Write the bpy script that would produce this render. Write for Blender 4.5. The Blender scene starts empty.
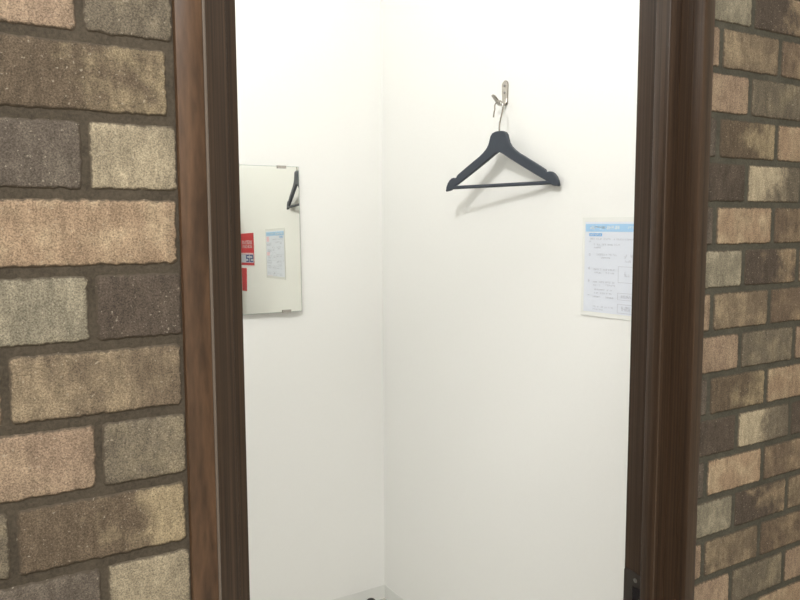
import bpy, bmesh, math, random
from mathutils import Vector, Matrix, noise

random.seed(7)
SC = bpy.context.scene
COL = SC.collection
H = 1.52                      # eye height of the camera above the floor

# ------------------------------------------------------------------ helpers
def lin(c):
    def f(x):
        x /= 255.0
        return x / 12.92 if x <= 0.04045 else ((x + 0.055) / 1.055) ** 2.4
    return (f(c[0]), f(c[1]), f(c[2]), 1.0)

def box(bm, x0, x1, y0, y1, z0, z1):
    vs = [bm.verts.new((x, y, z)) for z in (z0, z1) for y in (y0, y1) for x in (x0, x1)]
    for f in ((0, 2, 3, 1), (4, 5, 7, 6), (0, 1, 5, 4), (2, 6, 7, 3), (0, 4, 6, 2), (1, 3, 7, 5)):
        bm.faces.new([vs[i] for i in f])
    return bm

def bevelled(bm, w, seg=2):
    bmesh.ops.bevel(bm, geom=list(bm.edges), offset=w, segments=seg, affect='EDGES', profile=0.5)
    return bm

def new_box(*a, bevel=0.0, seg=2):
    bm = bmesh.new(); box(bm, *a)
    if bevel: bevelled(bm, bevel, seg)
    return bm

def prism(bm, pts, to3, d0, d1):
    """outline pts (2d) extruded between depths d0 and d1; to3(a, b, d) -> point"""
    A = [bm.verts.new(to3(a, b, d0)) for a, b in pts]
    B = [bm.verts.new(to3(a, b, d1)) for a, b in pts]
    n = len(pts)
    bm.faces.new(A[::-1]); bm.faces.new(B)
    for i in range(n):
        bm.faces.new((A[i], A[(i + 1) % n], B[(i + 1) % n], B[i]))
    return bm

def tube(bm, pts, r, seg=10, rr=None):
    pts = [Vector(p) for p in pts]
    rings = []
    up = None
    for i, p in enumerate(pts):
        t = (pts[min(i + 1, len(pts) - 1)] - pts[max(i - 1, 0)]).normalized()
        if up is None:
            up = Vector((0, 0, 1)) if abs(t.z) < 0.9 else Vector((1, 0, 0))
        x = (up - t * up.dot(t)).normalized(); up = x
        y = t.cross(x)
        rad = rr[i] if rr else r
        rings.append([bm.verts.new(p + (x * math.cos(k * math.tau / seg) + y * math.sin(k * math.tau / seg)) * rad) for k in range(seg)])
    for a, b in zip(rings, rings[1:]):
        for k in range(seg):
            bm.faces.new((a[k], a[(k + 1) % seg], b[(k + 1) % seg], b[k]))
    bm.faces.new(rings[0][::-1]); bm.faces.new(rings[-1])
    return bm

def lathe(bm, prof, c, seg=24):
    c = Vector(c); rings = []
    for r, z in prof:
        if r < 1e-6: rings.append([bm.verts.new(c + Vector((0, 0, z)))])
        else: rings.append([bm.verts.new(c + Vector((r * math.cos(k * math.tau / seg), r * math.sin(k * math.tau / seg), z))) for k in range(seg)])
    for a, b in zip(rings, rings[1:]):
        for k in range(seg):
            q = (k + 1) % seg
            if len(a) == 1: bm.faces.new((a[0], b[k], b[q]))
            elif len(b) == 1: bm.faces.new((a[k], a[q], b[0]))
            else: bm.faces.new((a[k], a[q], b[q], b[k]))
    return bm

def obj(name, bm, mat, parent=None, smooth=None, loc=None):
    bmesh.ops.recalc_face_normals(bm, faces=list(bm.faces))
    o_loc = Vector(loc) if loc is not None else Vector((0, 0, 0))
    shift = o_loc.copy()
    if parent is not None:
        p = parent
        while p is not None:
            shift += p.location; p = p.parent
    bmesh.ops.translate(bm, verts=list(bm.verts), vec=-shift)
    me = bpy.data.meshes.new(name); bm.to_mesh(me); bm.free()
    me.materials.append(mat)
    if smooth:
        for p in me.polygons: p.use_smooth = True
        try: me.set_sharp_from_angle(angle=math.radians(smooth))
        except Exception: pass
    o = bpy.data.objects.new(name, me); COL.objects.link(o)
    o.location = o_loc
    if parent is not None: o.parent = parent
    return o

def tag(o, label, cat, group=None):
    o['label'] = label; o['category'] = cat
    if group: o['group'] = group
    return o

def empty(name, loc):
    o = bpy.data.objects.new(name, None); COL.objects.link(o)
    o.location = loc; o.empty_display_size = 0.05
    return o

def thing(name, label, cat, loc, group=None):
    return tag(empty(name, loc), label, cat, group)

def struct(o, label=None):
    o['kind'] = 'structure'
    if label: o['label'] = label
    return o

# ------------------------------------------------------------------ materials
def mat_new(name):
    m = bpy.data.materials.new(name); m.use_nodes = True
    nt = m.node_tree; b = nt.nodes['Principled BSDF']
    return m, nt, b

def N(nt, t, **kw):
    n = nt.nodes.new(t)
    for k, v in kw.items():
        if k.startswith('i_'): n.inputs[k[2:].replace('_', ' ')].default_value = v
        else: setattr(n, k, v)
    return n

def plain(name, rgb, rough=0.5, metal=0.0, spec=0.5, var=0.03, scale=40.0, bump=0.0):
    m, nt, b = mat_new(name)
    tc = N(nt, 'ShaderNodeTexCoord'); no = N(nt, 'ShaderNodeTexNoise'); no.inputs['Scale'].default_value = scale
    no.inputs['Detail'].default_value = 4
    nt.links.new(tc.outputs['Object'], no.inputs['Vector'])
    mx = N(nt, 'ShaderNodeMix', data_type='RGBA')
    c = lin(rgb)
    mx.inputs['A'].default_value = tuple(x * (1 - var) for x in c[:3]) + (1,)
    mx.inputs['B'].default_value = tuple(min(1, x * (1 + var)) for x in c[:3]) + (1,)
    nt.links.new(no.outputs['Fac'], mx.inputs['Factor'])
    nt.links.new(mx.outputs['Result'], b.inputs['Base Color'])
    b.inputs['Roughness'].default_value = rough; b.inputs['Metallic'].default_value = metal
    b.inputs['Specular IOR Level'].default_value = spec
    if bump:
        bp = N(nt, 'ShaderNodeBump'); bp.inputs['Strength'].default_value = bump; bp.inputs['Distance'].default_value = 0.002
        nt.links.new(no.outputs['Fac'], bp.inputs['Height']); nt.links.new(bp.outputs['Normal'], b.inputs['Normal'])
    return m

def wood(name, dark, light, streak=110.0, zs=1.2, rough=0.38, figure=0.0, lo=0.3, hi=0.72, spec=0.5):
    m, nt, b = mat_new(name)
    tc = N(nt, 'ShaderNodeTexCoord')
    mp = N(nt, 'ShaderNodeMapping'); mp.inputs['Scale'].default_value = (streak, streak, zs)
    nt.links.new(tc.outputs['Object'], mp.inputs['Vector'])
    n1 = N(nt, 'ShaderNodeTexNoise'); n1.inputs['Scale'].default_value = 1.0; n1.inputs['Detail'].default_value = 5; n1.inputs['Roughness'].default_value = 0.6
    n1.inputs['Distortion'].default_value = figure
    nt.links.new(mp.outputs['Vector'], n1.inputs['Vector'])
    mp2 = N(nt, 'ShaderNodeMapping'); mp2.inputs['Scale'].default_value = (streak * 5, streak * 5, zs * 9)
    nt.links.new(tc.outputs['Object'], mp2.inputs['Vector'])
    n2 = N(nt, 'ShaderNodeTexNoise'); n2.inputs['Scale'].default_value = 1.0; n2.inputs['Detail'].default_value = 3
    nt.links.new(mp2.outputs['Vector'], n2.inputs['Vector'])
    ad = N(nt, 'ShaderNodeMath', operation='MULTIPLY_ADD'); ad.inputs[1].default_value = 0.45
    nt.links.new(n2.outputs['Fac'], ad.inputs[0]); nt.links.new(n1.outputs['Fac'], ad.inputs[2])
    mr = N(nt, 'ShaderNodeMapRange'); mr.inputs['From Min'].default_value = lo + 0.22; mr.inputs['From Max'].default_value = hi + 0.22
    nt.links.new(ad.outputs[0], mr.inputs['Value'])
    mx = N(nt, 'ShaderNodeMix', data_type='RGBA')
    mx.inputs['A'].default_value = lin(dark); mx.inputs['B'].default_value = lin(light)
    nt.links.new(mr.outputs['Result'], mx.inputs['Factor'])
    nt.links.new(mx.outputs['Result'], b.inputs['Base Color'])
    b.inputs['Roughness'].default_value = rough
    b.inputs['Specular IOR Level'].default_value = spec
    bp = N(nt, 'ShaderNodeBump'); bp.inputs['Strength'].default_value = 0.25; bp.inputs['Distance'].default_value = 0.0006
    nt.links.new(ad.outputs[0], bp.inputs['Height']); nt.links.new(bp.outputs['Normal'], b.inputs['Normal'])
    return m

def brick_material():
    m, nt, b = mat_new('brick_face')
    L = nt.links.new
    tc = N(nt, 'ShaderNodeTexCoord')
    a1 = N(nt, 'ShaderNodeAttribute', attribute_name='tint'); a2 = N(nt, 'ShaderNodeAttribute', attribute_name='patch')
    uv = N(nt, 'ShaderNodeUVMap', uv_map='brick_uv'); sx = N(nt, 'ShaderNodeSeparateXYZ'); L(uv.outputs['UV'], sx.inputs['Vector'])
    # cloudy blotches
    nb = N(nt, 'ShaderNodeTexNoise'); nb.inputs['Scale'].default_value = 24; nb.inputs['Detail'].default_value = 6; nb.inputs['Roughness'].default_value = 0.62
    L(tc.outputs['Object'], nb.inputs['Vector'])
    # the patch attribute's alpha biases the pale patch to the end of a brick
    pos = N(nt, 'ShaderNodeMath', operation='SUBTRACT'); L(sx.outputs['X'], pos.inputs[0]); pos.inputs[1].default_value = 0.62
    bias = N(nt, 'ShaderNodeMath', operation='MULTIPLY'); L(pos.outputs[0], bias.inputs[0]); L(a2.outputs['Alpha'], bias.inputs[1])
    sm = N(nt, 'ShaderNodeMath', operation='ADD'); L(nb.outputs['Fac'], sm.inputs[0]); L(bias.outputs[0], sm.inputs[1])
    mr = N(nt, 'ShaderNodeMapRange', interpolation_type='SMOOTHSTEP'); mr.inputs['From Min'].default_value = 0.41; mr.inputs['From Max'].default_value = 0.72
    L(sm.outputs[0], mr.inputs['Value'])
    c1 = N(nt, 'ShaderNodeMix', data_type='RGBA'); L(mr.outputs['Result'], c1.inputs['Factor']); L(a1.outputs['Color'], c1.inputs['A']); L(a2.outputs['Color'], c1.inputs['B'])
    # vertical drag marks of the moulded face
    mpd = N(nt, 'ShaderNodeMapping'); mpd.inputs['Scale'].default_value = (150, 150, 45); L(tc.outputs['Object'], mpd.inputs['Vector'])
    nd = N(nt, 'ShaderNodeTexNoise'); nd.inputs['Scale'].default_value = 1; nd.inputs['Detail'].default_value = 4; L(mpd.outputs['Vector'], nd.inputs['Vector'])
    # fine speckle and pits
    ns = N(nt, 'ShaderNodeTexNoise'); ns.inputs['Scale'].default_value = 620; ns.inputs['Detail'].default_value = 5; ns.inputs['Roughness'].default_value = 0.75
    L(tc.outputs['Object'], ns.inputs['Vector'])
    s1 = N(nt, 'ShaderNodeMapRange'); s1.inputs['From Min'].default_value = 0.34; s1.inputs['From Max'].default_value = 0.68; s1.inputs['To Min'].default_value = 0.44; s1.inputs['To Max'].default_value = 1.6
    L(ns.outputs['Fac'], s1.inputs['Value'])
    s2 = N(nt, 'ShaderNodeMapRange'); s2.inputs['From Min'].default_value = 0.3; s2.inputs['From Max'].default_value = 0.7; s2.inputs['To Min'].default_value = 0.80; s2.inputs['To Max'].default_value = 1.2
    L(nd.outputs['Fac'], s2.inputs['Value'])
    ml = N(nt, 'ShaderNodeMath', operation='MULTIPLY'); L(s1.outputs['Result'], ml.inputs[0]); L(s2.outputs['Result'], ml.inputs[1])
    vm = N(nt, 'ShaderNodeVectorMath', operation='SCALE'); L(c1.outputs['Result'], vm.inputs[0]); L(ml.outputs[0], vm.inputs['Scale'])
    # ragged rim of the face, mixed towards a dark mortar tone
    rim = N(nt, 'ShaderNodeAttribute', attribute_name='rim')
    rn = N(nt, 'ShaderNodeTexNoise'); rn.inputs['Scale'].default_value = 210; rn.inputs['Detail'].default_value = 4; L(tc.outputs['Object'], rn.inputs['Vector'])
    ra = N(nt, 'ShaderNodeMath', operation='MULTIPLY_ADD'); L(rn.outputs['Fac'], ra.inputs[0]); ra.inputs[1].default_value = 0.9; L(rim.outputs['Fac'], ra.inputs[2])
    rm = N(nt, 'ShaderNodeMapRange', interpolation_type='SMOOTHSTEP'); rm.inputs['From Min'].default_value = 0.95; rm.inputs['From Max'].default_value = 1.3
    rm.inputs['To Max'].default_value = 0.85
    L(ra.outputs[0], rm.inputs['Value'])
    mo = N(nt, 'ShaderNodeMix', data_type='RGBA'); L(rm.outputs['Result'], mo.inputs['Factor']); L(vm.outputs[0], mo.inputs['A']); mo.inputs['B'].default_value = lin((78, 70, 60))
    # pale grit grains
    ng = N(nt, 'ShaderNodeTexNoise'); ng.inputs['Scale'].default_value = 330; ng.inputs['Detail'].default_value = 2; L(tc.outputs['Object'], ng.inputs['Vector'])
    gm = N(nt, 'ShaderNodeMapRange'); gm.inputs['From Min'].default_value = 0.66; gm.inputs['From Max'].default_value = 0.74; gm.inputs['To Max'].default_value = 0.45
    L(ng.outputs['Fac'], gm.inputs['Value'])
    mg = N(nt, 'ShaderNodeMix', data_type='RGBA'); L(gm.outputs['Result'], mg.inputs['Factor']); L(mo.outputs['Result'], mg.inputs['A']); mg.inputs['B'].default_value = lin((196, 186, 168))
    L(mg.outputs['Result'], b.inputs['Base Color'])
    b.inputs['Roughness'].default_value = 0.85; b.inputs['Specular IOR Level'].default_value = 0.25
    hh = N(nt, 'ShaderNodeMath', operation='ADD'); L(ns.outputs['Fac'], hh.inputs[0]); L(nb.outputs['Fac'], hh.inputs[1])
    bp = N(nt, 'ShaderNodeBump'); bp.inputs['Strength'].default_value = 0.5; bp.inputs['Distance'].default_value = 0.0012
    L(hh.outputs[0], bp.inputs['Height']); L(bp.outputs['Normal'], b.inputs['Normal'])
    return m

def mortar_material(name, rgb):
    m, nt, b = mat_new(name)
    L = nt.links.new
    tc = N(nt, 'ShaderNodeTexCoord')
    n1 = N(nt, 'ShaderNodeTexNoise'); n1.inputs['Scale'].default_value = 320; n1.inputs['Detail'].default_value = 6; n1.inputs['Roughness'].default_value = 0.7
    n2 = N(nt, 'ShaderNodeTexNoise'); n2.inputs['Scale'].default_value = 30; n2.inputs['Detail'].default_value = 3
    L(tc.outputs['Object'], n1.inputs['Vector']); L(tc.outputs['Object'], n2.inputs['Vector'])
    a = N(nt, 'ShaderNodeMath', operation='MULTIPLY_ADD'); L(n2.outputs['Fac'], a.inputs[0]); a.inputs[1].default_value = 0.5; L(n1.outputs['Fac'], a.inputs[2])
    mr = N(nt, 'ShaderNodeMapRange'); mr.inputs['From Min'].default_value = 0.5; mr.inputs['From Max'].default_value = 1.0
    L(a.outputs[0], mr.inputs['Value'])
    mx = N(nt, 'ShaderNodeMix', data_type='RGBA'); c = lin(rgb)
    mx.inputs['A'].default_value = tuple(x * 0.62 for x in c[:3]) + (1,); mx.inputs['B'].default_value = tuple(x * 1.35 for x in c[:3]) + (1,)
    L(mr.outputs['Result'], mx.inputs['Factor']); L(mx.outputs['Result'], b.inputs['Base Color'])
    b.inputs['Roughness'].default_value = 0.9; b.inputs['Specular IOR Level'].default_value = 0.2
    bp = N(nt, 'ShaderNodeBump'); bp.inputs['Strength'].default_value = 0.6; bp.inputs['Distance'].default_value = 0.0015
    L(a.outputs[0], bp.inputs['Height']); L(bp.outputs['Normal'], b.inputs['Normal'])
    return m

M_WHITE = plain('white_wall_paint', (244, 244, 241), rough=0.6, spec=0.3, var=0.012, scale=90, bump=0.04)
M_BASE = plain('white_vinyl_skirting', (232, 233, 229), rough=0.5, var=0.01)
M_FLOOR = plain('pale_vinyl_floor', (196, 194, 186), rough=0.5, var=0.05, scale=8)
M_CEIL = plain('ceiling_board', (228, 226, 220), rough=0.8, var=0.02)
M_PLAIN = plain('shop_wall_paint', (205, 198, 186), rough=0.8, var=0.02)
M_BRICK = brick_material()
M_MORTAR = mortar_material('mortar', (80, 73, 63)); M_MORTAR2 = mortar_material('grey_mortar', (85, 83, 74))
M_WOOD_FIG = wood('walnut_veneer', (60, 43, 30), (98, 73, 53), streak=45, zs=5.0, rough=0.36, figure=0.6)
M_WOOD = wood('walnut_laminate', (38, 28, 21), (80, 62, 47), streak=260, zs=0.8, rough=0.36)
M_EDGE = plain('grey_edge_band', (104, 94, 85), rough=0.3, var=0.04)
M_STEEL = plain('dark_bronzed_steel', (96, 90, 86), rough=0.4, metal=0.85, var=0.06)
M_CHROME = plain('satin_nickel', (180, 175, 168), rough=0.27, metal=1.0, var=0.03)
M_SCREW = plain('screw_steel', (165, 162, 158), rough=0.3, metal=1.0)
M_HANGER = plain('charcoal_plastic', (50, 57, 68), rough=0.42, var=0.05, scale=120)
M_MIRROR = plain('silvered_glass', (236, 237, 230), rough=0.012, metal=1.0, var=0.0)
M_GLASSEDGE = plain('mirror_glass_edge', (150, 165, 155), rough=0.2, var=0.03)
M_PAPER = plain('white_paper', (224, 229, 239), rough=0.5, var=0.01)
M_FILM = plain('laminating_film', (237, 238, 234), rough=0.25, var=0.01)
M_BLUE = plain('pale_blue_print', (168, 208, 240), rough=0.4, var=0.02)
M_BLUE2 = plain('mid_blue_print', (130, 182, 230), rough=0.4, var=0.02)
M_INK = plain('grey_print', (196, 199, 208), rough=0.5, var=0.05)
M_PINK = plain('pale_pink_print', (240, 205, 212), rough=0.5, var=0.04)
M_RED = plain('red_print', (205, 30, 42), rough=0.4, var=0.03)
M_WHITEINK = plain('white_print', (240, 240, 240), rough=0.4, var=0.01)
M_GREYPANEL = plain('pale_grey_print', (205, 214, 226), rough=0.4, var=0.01)
M_NAVY = plain('navy_print', (22, 52, 130), rough=0.4, var=0.03)
M_RUBBER = plain('black_rubber', (30, 27, 30), rough=0.22, var=0.05)

# ------------------------------------------------------------------ brick walls
TAN = (154, 133, 111); TANL = (178, 160, 134); RED = (145, 126, 108); REDL = (164, 145, 123)
BEI = (116, 103, 87); BEIL = (152, 137, 114); MOT = (100, 88, 74); MOTL = (154, 140, 114)
OLI = (110, 102, 89); OLIL = (138, 128, 108); LGR = (136, 130, 114); LGRL = (166, 158, 138)
DRK = (84, 75, 67); DRKL = (98, 88, 78); WHI = (150, 140, 120); WHIL = (178, 166, 142); BRN = (108, 94, 80); BRNL = (148, 131, 108)
GRY = (96, 88, 80); GRYL = (112, 104, 94)
# (base, patch, bias of the patch towards the far end)
K = dict(tan=(TAN, TANL, 0.0), red=(RED, REDL, 0.0), bei=(BEI, BEIL, -0.1), mot=(MOT, MOTL, 0.42), oli=(OLI, OLIL, 0.1), lgr=(LGR, LGRL, 0.0),
         drk=(DRK, DRKL, 0.0), whi=(OLI, WHIL, -0.7), whj=(WHI, WHIL, 0.0), brn=(BRN, BRNL, 0.1), gry=(GRY, GRYL, 0.0), dke=(DRK, BRNL, 0.27))

def rounded(w, h, r, step):
    pts = []
    cs = [(w / 2 - r, h / 2 - r, 0), (-w / 2 + r, h / 2 - r, 90), (-w / 2 + r, -h / 2 + r, 180), (w / 2 - r, -h / 2 + r, 270)]
    for i, (cx, cy, a0) in enumerate(cs):
        for k in range(3):
            a = math.radians(a0 + 45 * k); pts.append((cx + r * math.cos(a), cy + r * math.sin(a)))
        nx = cs[(i + 1) % 4]; a = math.radians(a0 + 90)
        p0 = pts[-1]; p1 = (nx[0] + r * math.cos(a), nx[1] + r * math.sin(a))
        L = math.hypot(p1[0] - p0[0], p1[1] - p0[1]); n = max(1, int(L / step))
        for k in range(1, n): pts.append((p0[0] + (p1[0] - p0[0]) * k / n, p0[1] + (p1[1] - p0[1]) * k / n))
    return pts

class BrickWall:
    def __init__(self, to3):
        self.bm = bmesh.new(); self.to3 = to3
        self.tint = self.bm.verts.layers.float_color.new('tint'); self.patch = self.bm.verts.layers.float_color.new('patch')
        self.rim = self.bm.verts.layers.float.new('rim'); self.uv = self.bm.verts.layers.float_vector.new('uvv')
    def brick(self, x0, x1, z0, z1, kind, step=0.006, depth=0.0017, r=0.0035):
        w, h = x1 - x0, z1 - z0
        if w < 0.004: return
        r = min(r, w * 0.4); cx, cz = (x0 + x1) / 2, (z0 + z1) / 2
        base, pat, bias = K[kind]
        j = random.uniform(0.93, 1.07)
        cb = tuple(v * j for v in lin(base)[:3]) + (1,); cp = tuple(v * j for v in lin(pat)[:3]) + (bias,)
        seed = Vector((cx * 31, cz * 37, random.random() * 50))
        out = rounded(w, h, r, step)
        rings = []
        # outline at the mortar, at the rim, a few mm in (dark rim) and 9 mm in (plain face)
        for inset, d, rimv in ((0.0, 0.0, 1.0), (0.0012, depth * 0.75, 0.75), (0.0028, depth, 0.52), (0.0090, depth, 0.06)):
            ring = []
            for (a, b) in out:
                s = seed + Vector((a * 150, b * 150, 0)); jit = 0.0009 * noise.noise(s) + 0.0014 * noise.noise(s * 4)
                fx = max(0.0, (w / 2 - inset + jit) / (w / 2)); fz = max(0.0, (h / 2 - inset + jit) / (h / 2))
                v = self.bm.verts.new(self.to3(cx + a * fx, cz + b * fz, d))
                v[self.tint] = cb; v[self.patch] = cp; v[self.rim] = rimv; v[self.uv] = ((a + w / 2) / w, (b + h / 2) / h, 0)
                ring.append(v)
            rings.append(ring)
        n = len(out)
        for A, B in zip(rings, rings[1:]):
            for i in range(n):
                q = (i + 1) % n
                self.bm.faces.new((A[i], A[q], B[q], B[i]))
        self.bm.faces.new(rings[-1])

def finish_brick(bw, body, name, mortar=None):
    """one wall mesh: mortar body (material 1) + raised bricks (material 0)"""
    bm = bw.bm
    uvl = bm.loops.layers.uv.new('brick_uv')
    for f in bm.faces:
        f.material_index = 0; f.smooth = True
        for l in f.loops: l[uvl].uv = l.vert[bw.uv][:2]
    bmesh.ops.recalc_face_normals(bm, faces=list(bm.faces))
    n0 = len(bm.faces)
    box(bm, *body)
    bm.faces.ensure_lookup_table()
    for f in bm.faces[n0:]: f.material_index = 1; f.smooth = False
    bm.verts.layers.float_vector.remove(bw.uv)
    me = bpy.data.meshes.new(name); bm.to_mesh(me); bm.free()
    me.materials.append(M_BRICK); me.materials.append(mortar or M_MORTAR)
    try: me.set_sharp_from_angle(angle=math.radians(50))
    except Exception: pass
    o = bpy.data.objects.new(name, me); COL.objects.link(o)
    return struct(o)

PART_H = 2.81                  # height of the partitions of the booth
LEFT_PAIR = {0: ('lgr', 'drk'), 2: ('red', 'oli'), 4: ('gry', 'whj')}
LEFT_FULL = {1: 'bei', 3: 'mot', 5: 'tan'}
FAR = ['bei', 'gry', 'brn', 'tan', 'oli', 'mot', 'lgr', 'drk', 'red']

# left wall: its face looks towards -y; rows 70.7 mm, bricks 147 mm
bl = BrickWall(lambda x, z, d: (x, 0.7585 - d, z))
P = 0.0707; JX, JZ = 0.0068, 0.0092
for j in range(-16, 24):
    zt = H + 0.169 - P * (j - 2); zb = zt - P
    if zb < 0.0 or zt > PART_H: continue
    zt -= JZ / 2; zb += JZ / 2
    t = (j + 1) % 6
    if t % 2 == 1:
        edge = {2: 0.2055, 4: 0.2108}.get(j, 0.2105); first = {2: 0.030, 4: 0.033}.get(j, 0.0500)
        xs = [edge, first] + [first - 0.156 * k for k in range(1, 11)]
        kinds = [LEFT_FULL[t]] + [FAR[(j * 5 + k * 3) % 9] for k in range(12)]
    else:
        xs = [0.2160, 0.1265] + [0.1265 - 0.156 * k for k in range(1, 11)]
        kinds = [LEFT_PAIR[t][1], LEFT_PAIR[t][0]] + [FAR[(j * 5 + k * 3 + 2) % 9] for k in range(12)]
    for (a, b), k in zip(zip(xs, xs[1:]), kinds):
        hi = a - JX / 2
        bl.brick(b + JX / 2, min(hi, 0.2098), zb, zt, k, step=0.0035 if b > -0.15 else 0.012)
wl = finish_brick(bl, (-1.6, 0.2108, 0.7585, 0.797, 0.0, PART_H), 'wall_front_left')
wl['label'] = 'brick-faced wall beside the hinge side of the booth door'

# right of the door the same wall goes on; rows 67 mm, bricks 142 mm
br = BrickWall(lambda x, z, d: (x, 0.7585 - d, z))
P = 0.0671; JX, JZ = 0.0090, 0.0090
R_A = {1: ['red', 'bei', 'brn', 'bei'], 3: ['gry', 'mot', 'tan', 'mot'], 5: ['gry', 'tan', 'brn', 'tan']}
R_B = {0: ['lgr', 'dke', 'bei', 'drk'], 2: ['red', 'oli', 'red', 'oli'], 4: ['drk', 'whi', 'drk', 'whj']}
for j in range(-16, 26):
    zt = H + 0.2950 - P * (j - 1); zb = zt - P
    if zb < 0.0 or zt > PART_H: continue
    zt -= JZ / 2; zb += JZ / 2
    t = j % 6
    if t % 2 == 1:
        xs = [1.0040, 1.0355] + [1.0355 + 0.1490 * k for k in range(1, 10)]; kinds = R_A[t]
    else:
        xs = [1.0020, 1.1105] + [1.1105 + 0.1490 * k for k in range(1, 10)]; kinds = R_B[t]
    kinds = kinds + [FAR[(j * 4 + k * 5) % 9] for k in range(12)]
    for (a, b), k in zip(zip(xs, xs[1:]), kinds):
        if b > 2.25: break
        br.brick(max(a + JX / 2, 1.0085), b - JX / 2, zb, zt, k, step=0.0035 if a < 1.35 else 0.012, r=0.004)
wr = finish_brick(br, (1.0080, 2.25, 0.7585, 0.797, 0.0, PART_H), 'wall_front_right', M_MORTAR2)
wr['label'] = 'brick-faced wall beside the latch side of the booth door'

# ------------------------------------------------------------------ room shell
def wall(name, *a, m=M_WHITE, label=None): return struct(obj(name, new_box(*a), m), label)
wall('floor', -1.6, 3.0, -2.0, 3.4, -0.08, 0.0, m=M_FLOOR)
wall('ceiling', -1.6, 3.0, -2.0, 3.4, 3.6, 3.68, m=M_CEIL)
wall('wall_back', -0.1, 1.5, 2.577, 2.637, 0, PART_H)
wall('wall_hanger_side', 1.5, 1.56, 0.797, 2.637, 0, PART_H)
wall('wall_hinge_side', -0.16, -0.1, 0.797, 2.637, 0, PART_H)
wall('wall_over_door', 0.2108, 1.0080, 0.7585, 0.797, 2.06, PART_H, m=M_PLAIN)
wall('wall_shop_left', -1.66, -1.6, -2.0, 3.4, 0, 3.6, m=M_PLAIN)
wall('wall_shop_right', 3.0, 3.06, -2.0, 3.4, 0, 3.6, m=M_PLAIN)
wall('wall_shop_rear', -1.6, 3.0, -2.06, -2.0, 0, 3.6, m=M_PLAIN)
wall('wall_shop_back', -1.6, 3.0, 3.4, 3.46, 0, 3.6, m=M_PLAIN)
wall('wall_booth_latch_side', 1.0080, 1.5, 0.797, 0.801, 0, PART_H)
wall('wall_booth_leaf_side', -0.1, 0.2108, 0.797, 0.801, 0, PART_H)
wall('wall_booth_over_door', 0.2108, 1.0080, 0.797, 0.801, 2.06, PART_H)
def baseboard(name, *a):
    bm = new_box(*a); struct(obj(name, bm, M_BASE))
baseboard('baseboard_back', -0.1, 1.5, 2.5757, 2.577, 0, 0.0568)
baseboard('baseboard_hanger_side', 1.4987, 1.5, 0.801, 2.5757, 0, 0.0568)

# ------------------------------------------------------------------ door frame with its open leaf
door = struct(empty('door_1', (0.61, 0.80, 0.0)), 'dark walnut booth door frame standing open')
ZT = 2.03
XL, XR = 0.2395, 0.9845        # inner faces of the two jambs
def part(name, bm, m, parent=door, smooth=None): return obj(name, bm, m, parent, smooth)
part('casing', new_box(0.2102, XL - 0.0026, 0.7500, 0.7700, 0, ZT + 0.03, bevel=0.0012, seg=2), M_WOOD_FIG, smooth=40)
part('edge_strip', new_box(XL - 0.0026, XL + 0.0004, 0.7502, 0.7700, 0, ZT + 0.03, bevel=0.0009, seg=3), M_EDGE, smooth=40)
part('casing', new_box(XR, 1.0078, 0.7500, 0.7700, 0, ZT + 0.03, bevel=0.0010, seg=2), M_WOOD, smooth=40)
part('casing', new_box(XL, XR, 0.7500, 0.7700, ZT, ZT + 0.03, bevel=0.0015, seg=2), M_WOOD, smooth=40)
part('jamb', new_box(0.2108, XL, 0.7700, 0.8698, 0, ZT), M_WOOD)
part('jamb', new_box(XR, 1.0080, 0.7700, 0.8730, 0, ZT), M_WOOD)
part('jamb', new_box(0.2108, 1.0080, 0.7700, 0.8698, ZT, ZT + 0.025), M_WOOD)
part('stop', new_box(XL, 0.2742, 0.7900, 0.8180, 0, ZT - 0.027, bevel=0.0008, seg=2), M_WOOD)
part('stop', new_box(0.9590, XR, 0.7910, 0.8180, 0, ZT - 0.027, bevel=0.0016, seg=3), M_WOOD, smooth=40)
part('stop', new_box(XL, XR, 0.7905, 0.8180, ZT - 0.027, ZT, bevel=0.0008, seg=2), M_WOOD)
part('leaf', new_box(0.2640, 0.2972, 0.8240, 1.5100, 0.012, ZT - 0.006, bevel=0.0012, seg=2), M_WOOD, smooth=40)
# strike plate: bevel-topped lip plate with a latch hole in the jamb
bm = bmesh.new()
zc = H - 0.66
def strike3(a, b, d): return (XR - d, a, b)
outer = [(0.8400, zc - 0.072), (0.8700, zc - 0.072), (0.8728, zc - 0.066), (0.8728, zc + 0.068), (0.8712, zc + 0.0725), (0.8560, zc + 0.0722), (0.8400, zc + 0.069)]
hole = [(0.8400, zc - 0.03), (0.8540, zc - 0.03), (0.8540, zc + 0.048), (0.8400, zc + 0.048)]
cshape = [(0.8370, zc - 0.072)] + outer[1:6] + [(0.8370, zc + 0.0690), (0.8370, zc + 0.046), (0.8545, zc + 0.046), (0.8545, zc - 0.030), (0.8370, zc - 0.030)]
prism(bm, cshape, strike3, 0.0, 0.0016)
sp = part('strike_plate', bm, M_STEEL)
sp['label'] = 'dark steel strike plate'
for zz in (zc + 0.058, zc - 0.052):
    bm = bmesh.new()
    lathe(bm, [(0.0, 0.0012), (0.0026, 0.0010), (0.0040, 0.0002), (0.0041, -0.0005)], (0, 0, 0), 16)
    bmesh.ops.rotate(bm, verts=list(bm.verts), cent=(0, 0, 0), matrix=Matrix.Rotation(math.radians(-90), 3, 'Y'))
    bmesh.ops.translate(bm, verts=list(bm.verts), vec=(XR - 0.0016, 0.848, zz))
    obj('screw', bm, M_SCREW, sp, smooth=50)
bm = new_box(XR - 0.0006, XR + 0.012, 0.8375, 0.8545, zc - 0.030, zc + 0.046)
obj('latch_pocket', bm, M_RUBBER, sp)

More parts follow.
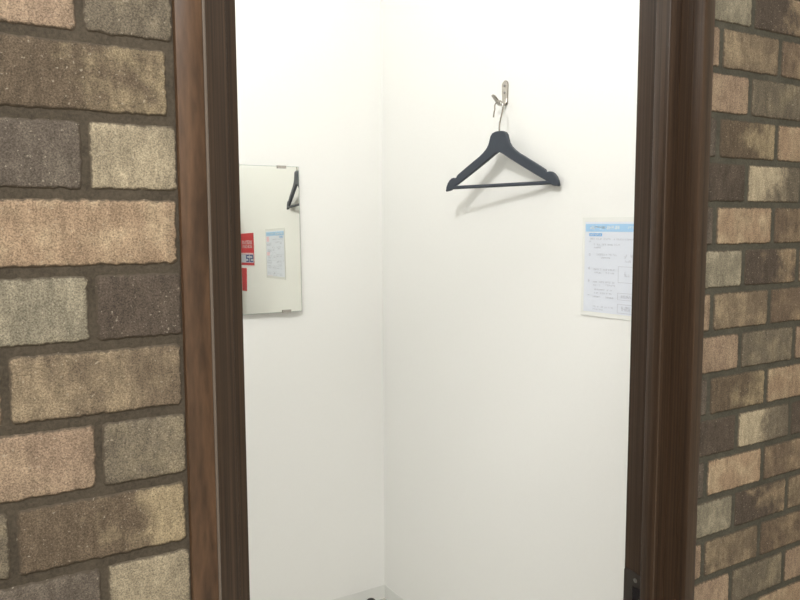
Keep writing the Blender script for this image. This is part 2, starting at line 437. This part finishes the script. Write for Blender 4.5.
# ------------------------------------------------------------------ mirror on the back wall
ML, MR_, MB, MT = 0.787, 1.1460, H - 0.3185, H + 0.2025
mir = thing('wall_mirror', 'frameless rectangular mirror held by small clips on the white back wall', 'mirror', ((ML + MR_) / 2, 2.577, MB))
YF = 2.5690
bm = new_box(ML, MR_, YF + 0.0004, 2.5750, MB, MT); obj('glass_edge', bm, M_GLASSEDGE, mir)
bm = new_box(ML + 0.0012, MR_ - 0.0012, YF, YF + 0.0008, MB + 0.0012, MT - 0.0012)
glass = obj('mirror_pane', bm, M_MIRROR, mir)
def clip(xc, z, s):
    bm = bmesh.new()
    box(bm, xc - 0.017, xc + 0.017, YF - 0.0026, YF - 0.0006, min(z, z - s * 0.008), max(z, z - s * 0.008))
    box(bm, xc - 0.017, xc + 0.017, YF - 0.0026, 2.5768 + (0.0015 if s > 0 else 0.0095), min(z, z + s * 0.002), max(z, z + s * 0.002))
    obj('clip', bm, M_CHROME, mir)
clip(1.080, MT, 1); clip(1.086, MB, -1); clip(0.845, MT, 1); clip(0.845, MB, -1)
mir.rotation_euler = (-0.0160, 0, -0.0140); mir.location.y -= 0.0112

# ------------------------------------------------------------------ coat hook
HV = 1.836                     # its place along the hanger wall
hk = thing('coat_hook', 'small nickel coat hook screwed high on the white wall, holding the hanger', 'hook', (1.5, HV, H + 0.35))
def wall3(a, b, d): return (1.5 - d, a, b)
zt_, zb_ = H + 0.4240, H + 0.350
hw0, hw1 = 0.0150, 0.0125
outl = [(HV - hw0 * math.cos(t), zt_ - hw0 + hw0 * math.sin(t)) for t in [math.pi * k / 12 for k in range(13)]] + [(HV + hw1, zb_ + 0.004), (HV + hw1 - 0.004, zb_), (HV - hw1 + 0.004, zb_), (HV - hw1, zb_ + 0.004)]
bm = bmesh.new(); prism(bm, outl, wall3, 0.0, 0.0035)
bmesh.ops.bevel(bm, geom=[e for e in bm.edges if all(abs(v.co.x - (1.5 - 0.0035)) < 1e-5 for v in e.verts)], offset=0.0012, segments=2, affect='EDGES')
obj('back_plate', bm, M_CHROME, hk, smooth=40)
# the J shaped tongue: out from the foot of the plate, then up and out
path = [(0.001, 0.372), (0.0025, 0.360), (0.0065, 0.3525), (0.013, 0.3495), (0.021, 0.3490), (0.0275, 0.3510), (0.0325, 0.3560), (0.0370, 0.3620), (0.0430, 0.3680), (0.0490, 0.3735), (0.0525, 0.3765)]
wid = [0.0110, 0.0105, 0.0095, 0.0085, 0.0076, 0.0074, 0.0080, 0.0086, 0.0088, 0.0080, 0.0046]
vs = [HV - 0.006 * min(1, d / 0.03) for d, z in path]
bm = bmesh.new(); rings = []
for i, ((d, z), w) in enumerate(zip(path, wid)):
    p0 = path[max(i - 1, 0)]; p1 = path[min(i + 1, len(path) - 1)]
    tx, tz = p1[0] - p0[0], p1[1] - p0[1]; L = math.hypot(tx, tz); nx, nz = -tz / L, tx / L
    ring = []
    for k in range(12):
        a = math.tau * k / 12
        off = 0.0022 * (1 if math.sin(a) > 0 else -1) * abs(math.sin(a)) ** 0.6
        ww = w * (1 if math.cos(a) > 0 else -1) * abs(math.cos(a)) ** 0.6
        ring.append(bm.verts.new((1.5 - (d + nx * off) - 0.0015, vs[i] + ww, H + z + nz * off)))
    rings.append(ring)
for A, B in zip(rings, rings[1:]):
    for k in range(12): bm.faces.new((A[k], A[(k + 1) % 12], B[(k + 1) % 12], B[k]))
bm.faces.new(rings[0][::-1]); bm.faces.new(rings[-1])
obj('prong', bm, M_CHROME, hk, smooth=50)
for z in (0.4080, 0.3880):
    bm = bmesh.new()
    lathe(bm, [(0.0, 0.0022), (0.0022, 0.0020), (0.0042, 0.0008), (0.0048, 0.0)], (0, 0, 0), 18)
    bmesh.ops.rotate(bm, verts=list(bm.verts), cent=(0, 0, 0), matrix=Matrix.Rotation(math.radians(-90), 3, 'Y'))
    bmesh.ops.translate(bm, verts=list(bm.verts), vec=(1.5 - 0.0035, HV, H + z))
    s = obj('screw', bm, M_SCREW, hk, smooth=50)
    bm = new_box(1.5 - 0.0059, 1.5 - 0.0052, HV - 0.0036, HV + 0.0036, H + z - 0.0006, H + z + 0.0006)
    obj('slot', bm, M_RUBBER, s)

# ------------------------------------------------------------------ clothes hanger
BETA = math.radians(9.2)
HC = Vector((1.4520, 1.8035, H))
AX = Vector((math.sin(BETA), -math.cos(BETA), 0)); NN = Vector((math.cos(BETA), math.sin(BETA), 0))
def hang3(a, b, d): return HC + AX * a + Vector((0, 0, b)) + NN * d
hg = thing('clothes_hanger', 'charcoal plastic clothes hanger with trouser bar hanging from the coat hook', 'hanger', hang3(0, 0.10, 0))
prof = [(0, .2690), (.014, .2680), (.026, .2640), (.0330, .2555), (.0365, .2450), (.0405, .2330), (.0490, .2210), (.0620, .2100), (.0780, .1995),
        (.1000, .1880), (.1400, .1665), (.1680, .1510), (.1745, .1465), (.1765, .1415), (.1810, .1400), (.1880, .1412), (.1970, .1400), (.2070, .1340), (.2150, .1250), (.2205, .1140), (.2235, .1020), (.2215, .0990), (.2080, .1005), (.1985, .1030)]
inner = [(.1880, .1110), (.1400, .1350), (.0900, .1610), (.0450, .1850), (.0150, .2020), (0, .2085)]
half = prof + inner
full = half + [(-a, b) for a, b in reversed(half[1:-1])]
bm = bmesh.new()
nf = len(full)
def thick(a): return 0.0062 - 0.0012 * min(1, abs(a) / 0.2)
rngs = []
for d, ins in ((-1.0, 0.0022), (-0.6, 0.0), (0.6, 0.0), (1.0, 0.0022)):
    ring = []
    for i, (a, b) in enumerate(full):
        p0 = full[i - 1]; p1 = full[(i + 1) % nf]
        tx, tz = p1[0] - p0[0], p1[1] - p0[1]; L = math.hypot(tx, tz) or 1
        # outline runs clockwise seen from -d: inward normal
        nx, nz = tz / L, -tx / L
        ring.append(bm.verts.new(hang3(a + nx * ins, b + nz * ins, d * thick(a))))
    rngs.append(ring)
for A, B in zip(rngs, rngs[1:]):
    for i in range(nf): bm.faces.new((A[i], A[(i + 1) % nf], B[(i + 1) % nf], B[i]))
from mathutils.geometry import tessellate_polygon
for tri in tessellate_polygon([[Vector((a, b, 0)) for a, b in full]]):
    for ring in (rngs[0], rngs[-1]): bm.faces.new([ring[i] for i in tri])
obj('hanger_body', bm, M_HANGER, hg, smooth=35)
bm = bmesh.new(); tube(bm, [hang3(-.2020, .1105, 0), hang3(-.1, .1103, 0), hang3(.1, .1103, 0), hang3(.2020, .1105, 0)], 0.0056, 14)
obj('trouser_bar', bm, M_HANGER, hg, smooth=50)
R_ = 0.0165; lc = (0.004, 0.3385)
hook = [(0, .262), (.0005, .276), (.0035, .2900), (.0095, .3060), (.0165, .3220)]
for k in range(0, 13): 
    t = math.radians(-10 + k * 205 / 12); hook.append((lc[0] + R_ * math.cos(t), lc[1] + R_ * math.sin(t)))
hook += [(-.0150, .3250), (-.0185, .3130), (-.0195, .3100)]
# wire swung a little about the neck so that its crown sits in the cradle of the coat hook
SW = math.radians(0)
bm = bmesh.new(); tube(bm, [hang3(a - .008 * max(0, min(1, (b - .262) / .08)), b + 0.001, 0.0) for a, b in hook], 0.0025, 10)
w = obj('hanging_hook', bm, M_CHROME, hg, smooth=60); w['label'] = 'nickel wire hook'

# ------------------------------------------------------------------ notices on the hanger wall (reading direction runs towards -y)
def flat(bm, y0, y1, z0, z1, d0, d1): return box(bm, 1.5 - d1, 1.5 - d0, min(y0, y1), max(y0, y1), z0, z1)
YN = 1.5045; WN = 0.2800; ZN0, ZN1 = H - 0.2500, H + 0.0125
nt_ = thing('notice', 'laminated white instruction sheet with pale blue header on the white wall', 'notice', (1.5, YN - WN / 2, ZN0))
bm = bmesh.new()
nseg = 14
# sheet: slightly lifted along its lower edge
rows = 10
def lift(s, t): return 0.0014 + 0.0045 * max(0, 0.35 - t) ** 1.3 * (0.5 + 0.5 * math.sin(s * 5 + 1))
def sheet(bm, s0, s1, t0, t1, dz, n=nseg, m=rows, th=0.00012):
    g0 = []; g1 = []
    for j in range(m + 1):
        t = t0 + (t1 - t0) * j / m
        r0 = []; r1 = []
        for i in range(n + 1):
            s = s0 + (s1 - s0) * i / n
            p = lift(s, t) + dz
            y = YN - WN * s; z = ZN0 + (ZN1 - ZN0) * t + 0.003 * s * (1 - t)
            r0.append(bm.verts.new((1.5 - p, y, z))); r1.append(bm.verts.new((1.5 - p + th, y, z)))
        g0.append(r0); g1.append(r1)
    for j in range(m):
        for i in range(n):
            bm.faces.new((g0[j][i], g0[j][i + 1], g0[j + 1][i + 1], g0[j + 1][i])); bm.faces.new((g1[j][i], g1[j + 1][i], g1[j + 1][i + 1], g1[j][i + 1]))
    for j in range(m):
        for i in (0, n): bm.faces.new((g0[j][i], g0[j + 1][i], g1[j + 1][i], g1[j][i]))
    for i in range(n):
        for j in (0, m): bm.faces.new((g0[j][i], g1[j][i], g1[j][i + 1], g0[j][i + 1]))
    return bm
fl = sheet(bmesh.new(), 0, 1, 0, 1, 0.0, th=0.0006); fo = obj('laminate', fl, M_FILM, nt_, smooth=40)
obj('page', sheet(bmesh.new(), 0.035, 0.965, 0.045, 0.955, 0.0003), M_PAPER, nt_, smooth=40)
obj('header_band', sheet(bmesh.new(), 0.045, 0.955, 0.858, 0.935, 0.0005, m=1), M_BLUE, nt_)
obj('section_badge', sheet(bmesh.new(), 0.092, 0.255, 0.812, 0.842, 0.0005, m=1, n=4), M_BLUE2, nt_)
def glyphs(bm, s, t, wd, h, dens=0.8, dz=0.0006):
    """a run of small characters, each of a few strokes"""
    x = s
    asp = (ZN1 - ZN0) / WN
    cw = h * asp
    while x < s + wd:
        if random.random() < dens:
            for _ in range(3):
                if random.random() < 0.55:
                    yy = t + random.choice((0.12, 0.45, 0.8)) * h; sheet(bm, x + cw * 0.05, x + cw * 0.85, yy, yy + h * 0.16, dz, n=1, m=1)
                else:
                    xx = x + random.choice((0.1, 0.42, 0.72)) * cw; sheet(bm, xx, xx + cw * 0.16, t, t + h, dz, n=1, m=1)
        x += cw
for s, t, wd_, h, nm in [(0.10, 0.880, 0.36, 0.036, 'header_lettering'), (0.56, 0.888, 0.17, 0.022, 'header_subtitle'), (0.105, 0.819, 0.13, 0.016, 'badge_lettering')]:
    bm = bmesh.new(); glyphs(bm, s, t, wd_, h, 1.0, 0.0007); obj(nm, bm, M_WHITEINK, nt_)
bm = bmesh.new()
for (s, t, wd, h) in [(0.09, 0.778, 0.27, 0.016), (0.40, 0.776, 0.24, 0.016), (0.09, 0.752, 0.05, 0.014),
                      (0.155, 0.720, 0.32, 0.018), (0.155, 0.690, 0.10, 0.016), (0.09, 0.715, 0.02, 0.03),
                      (0.19, 0.620, 0.24, 0.018), (0.245, 0.588, 0.12, 0.016), (0.09, 0.610, 0.02, 0.03),
                      (0.155, 0.470, 0.26, 0.018), (0.155, 0.438, 0.09, 0.016), (0.31, 0.440, 0.10, 0.016), (0.085, 0.475, 0.02, 0.03),
                      (0.155, 0.345, 0.26, 0.018), (0.155, 0.310, 0.08, 0.016), (0.31, 0.318, 0.11, 0.016), (0.085, 0.345, 0.02, 0.03), (0.17, 0.270, 0.22, 0.014), (0.17, 0.235, 0.22, 0.014),
                      (0.155, 0.195, 0.08, 0.016), (0.31, 0.195, 0.10, 0.016), (0.085, 0.200, 0.02, 0.03), (0.155, 0.095, 0.26, 0.016), (0.155, 0.068, 0.12, 0.014),
                      (0.70, 0.690, 0.22, 0.016), (0.72, 0.665, 0.18, 0.016), (0.69, 0.560, 0.2, 0.020), (0.69, 0.535, 0.22, 0.016),
                      (0.69, 0.440, 0.22, 0.020), (0.72, 0.405, 0.18, 0.018), (0.70, 0.340, 0.22, 0.020), (0.70, 0.310, 0.22, 0.016), (0.72, 0.24, 0.2, 0.018), (0.72, 0.205, 0.2, 0.016), (0.72, 0.11, 0.2, 0.016), (0.72, 0.08, 0.2, 0.016)]:
    glyphs(bm, s, t, wd, h, 0.85)
obj('printed_text', bm, M_INK, nt_)
bm = bmesh.new()
def frame(s0, s1, t0, t1, w=0.004):
    sheet(bm, s0, s1, t0, t0 + w, 0.0005, 1, 1); sheet(bm, s0, s1, t1 - w, t1, 0.0005, 1, 1)
    sheet(bm, s0, s0 + w, t0, t1, 0.0005, 1, 1); sheet(bm, s1 - w, s1, t0, t1, 0.0005, 1, 1)
for (s0, s1, t0, t1) in [(0.46, 0.64, 0.36, 0.52), (0.46, 0.64, 0.19, 0.26), (0.46, 0.64, 0.06, 0.15), (0.70, 0.93, 0.66, 0.72), (0.70, 0.93, 0.30, 0.37)]: frame(s0, s1, t0, t1)
for (s0, s1, t0, t1) in [(0.525, 0.56, 0.60, 0.64), (0.60, 0.64, 0.61, 0.64), (0.54, 0.60, 0.56, 0.585), (0.53, 0.58, 0.42, 0.47), (0.51, 0.60, 0.085, 0.13), (0.50, 0.62, 0.21, 0.24)]:
    glyphs(bm, s0, t0, s1 - s0, (t1 - t0) * 0.5, 1.0); glyphs(bm, s0, t0 + (t1 - t0) * 0.5, s1 - s0, (t1 - t0) * 0.5, 0.7)
obj('line_drawings', bm, M_INK, nt_)
for (s0, s1, t0, t1) in [(0.80, 0.94, 0.74, 0.84), (0.78, 0.94, 0.46, 0.53), (0.66, 0.92, 0.02 + 0.03, 0.055)]: obj('pink_picture', sheet(bmesh.new(), s0, s1, t0, t1, 0.0005, 2, 1), M_PINK, nt_)

# red stickers nearer the door on the same wall, seen in the mirror
YS = 1.0300; WS = 0.222
st = thing('number_sign', 'red sign with white lettering above a blue number, reflected at the mirror edge', 'sign', (1.5, YS - WS / 2, H - 0.1840))
bm = bmesh.new(); flat(bm, YS, YS - WS, H - 0.1840, H - 0.0025, 0.0002, 0.0022); obj('board', bm, M_RED, st)
bm = bmesh.new(); flat(bm, YS - 0.003, YS - WS, H - 0.1695, H - 0.1215, 0.0022, 0.0026); obj('number_panel', bm, M_GREYPANEL, st)
def s_text(bm, y, z, size, d):
    for _ in range(5):
        if random.random() < 0.6:
            zz = z + random.choice((0.0, 0.3, 0.62, 0.85)) * size; flat(bm, y, y - size * 0.85, zz, zz + size * 0.15, d, d + 0.0004)
        else:
            yy = y - random.choice((0.05, 0.38, 0.7)) * size; flat(bm, yy, yy - size * 0.16, z, z + size, d, d + 0.0004)
bm = bmesh.new()
for k in range(8):
    s_text(bm, YS - 0.027 - k * 0.022, H - 0.0625, 0.0195, 0.0022); s_text(bm, YS - 0.027 - k * 0.022, H - 0.0865, 0.0195, 0.0022)
flat(bm, YS - 0.006, YS - WS + 0.006, H - 0.1190, H - 0.1150, 0.0022, 0.0026)
obj('lettering', bm, M_WHITEINK, st)
bm = bmesh.new()
def digit(bm, y, z, w, h, which):
    t = 0.0072
    tv = 0.0165
    def hb(zz): flat(bm, y, y - w, zz, zz + t, 0.0026, 0.0030)
    hb(z); hb(z + h / 2 - t / 2); hb(z + h - t)
    L_, R2 = (y, y - tv), (y - w + tv, y - w)
    up, lo = (L_, R2) if which == '5' else (R2, L_)
    flat(bm, up[0], up[1], z + h / 2 - t / 2, z + h, 0.0026, 0.0030); flat(bm, lo[0], lo[1], z, z + h / 2 + t / 2, 0.0026, 0.0030)
digit(bm, YS - 0.010, H - 0.1660, 0.056, 0.0410, '5'); digit(bm, YS - 0.078, H - 0.1660, 0.056, 0.0410, '2')
obj('number', bm, M_NAVY, st)
st2 = tag(obj('sticker', prism(bmesh.new(), [(0.895, H - 0.2016), (0.885, H - 0.3345), (0.808, H - 0.3345), (0.808, H - 0.2016)], wall3, -0.0006, 0.0018), M_RED,
    loc=(1.5, 0.85, H - 0.3345)), 'plain red sticker reflected at the edge of the mirror, below the numbered sign', 'sticker')

# ------------------------------------------------------------------ door stop on the floor by the corner
ds = thing('door_stop', 'black rubber-topped door stop on the floor near the corner of the white walls', 'door stop', (1.3935, 2.50, 0.0))
bm = bmesh.new(); lathe(bm, [(0.0, 0.0), (0.024, 0.0), (0.0245, 0.003), (0.022, 0.006), (0.016, 0.008), (0.0155, 0.03), (0.0, 0.03)], (1.3935, 2.50, 0.0)); obj('base', bm, M_SCREW, ds, smooth=40)
bm = bmesh.new(); lathe(bm, [(0.0, 0.0302), (0.0175, 0.0302), (0.0200, 0.034), (0.0205, 0.042), (0.0185, 0.0500), (0.0135, 0.0560), (0.0065, 0.0590), (0.0, 0.0598)], (1.3935, 2.50, 0.0)); obj('rubber_cap', bm, M_RUBBER, ds, smooth=60)

# ------------------------------------------------------------------ lights
def light(name, kind, loc, energy, color, size=0.1, look=None, **kw):
    d = bpy.data.lights.new(name, kind); d.energy = energy; d.color = color
    if kind == 'AREA':
        d.shape = kw.get('shape', 'RECTANGLE'); d.size = size; d.size_y = kw.get('size_y', size)
    else: d.shadow_soft_size = size
    o = bpy.data.objects.new(name, d); COL.objects.link(o); o.location = loc
    if look: o.rotation_euler = (Vector(look) - Vector(loc)).to_track_quat('-Z', 'Y').to_euler()
    return o
WARM = (1.0, 0.985, 0.96); NEUT = (1.0, 0.997, 0.987)
light('booth_lamp', 'POINT', (0.08, 0.88, 2.95), 73, NEUT, 0.11)
light('aisle_lamp', 'POINT', (2.05, 1.60, 3.53), 32, NEUT, 0.025)
light('shop_ceiling_lamp', 'AREA', (-0.35, -0.60, 3.05), 70, WARM, 1.7, look=(-0.35, -0.60, 0), size_y=0.9)

wd = bpy.data.worlds.new('World'); SC.world = wd; wd.use_nodes = True
bg = wd.node_tree.nodes['Background']; bg.inputs['Color'].default_value = (1.0, 0.97, 0.93, 1); bg.inputs['Strength'].default_value = 0.12

# ------------------------------------------------------------------ camera
F = 765.0
th = math.radians(31.5); ph = math.atan(77.0 / F); rl = math.radians(0.24)
fw = Vector((math.sin(th) * math.cos(ph), math.cos(th) * math.cos(ph), -math.sin(ph)))
rt = Vector((math.cos(th), -math.sin(th), 0)); up = rt.cross(fw)
R = rt * math.cos(rl) - up * math.sin(rl); U = rt * math.sin(rl) + up * math.cos(rl)
cam = bpy.data.cameras.new('camera'); cam.sensor_fit = 'HORIZONTAL'; cam.sensor_width = 36.0; cam.lens = 36.0 * F / 800.0
cam.clip_start = 0.02; cam.clip_end = 50
co = bpy.data.objects.new('camera', cam); COL.objects.link(co)
m = Matrix(((R.x, U.x, -fw.x, 0), (R.y, U.y, -fw.y, 0), (R.z, U.z, -fw.z, H), (0, 0, 0, 1)))
co.matrix_world = m
SC.camera = co

SC.view_settings.view_transform = 'Standard'; SC.view_settings.look = 'None'
SC.view_settings.gamma = 1.0; SC.view_settings.use_curve_mapping = False
SC.view_settings.exposure = 0.0
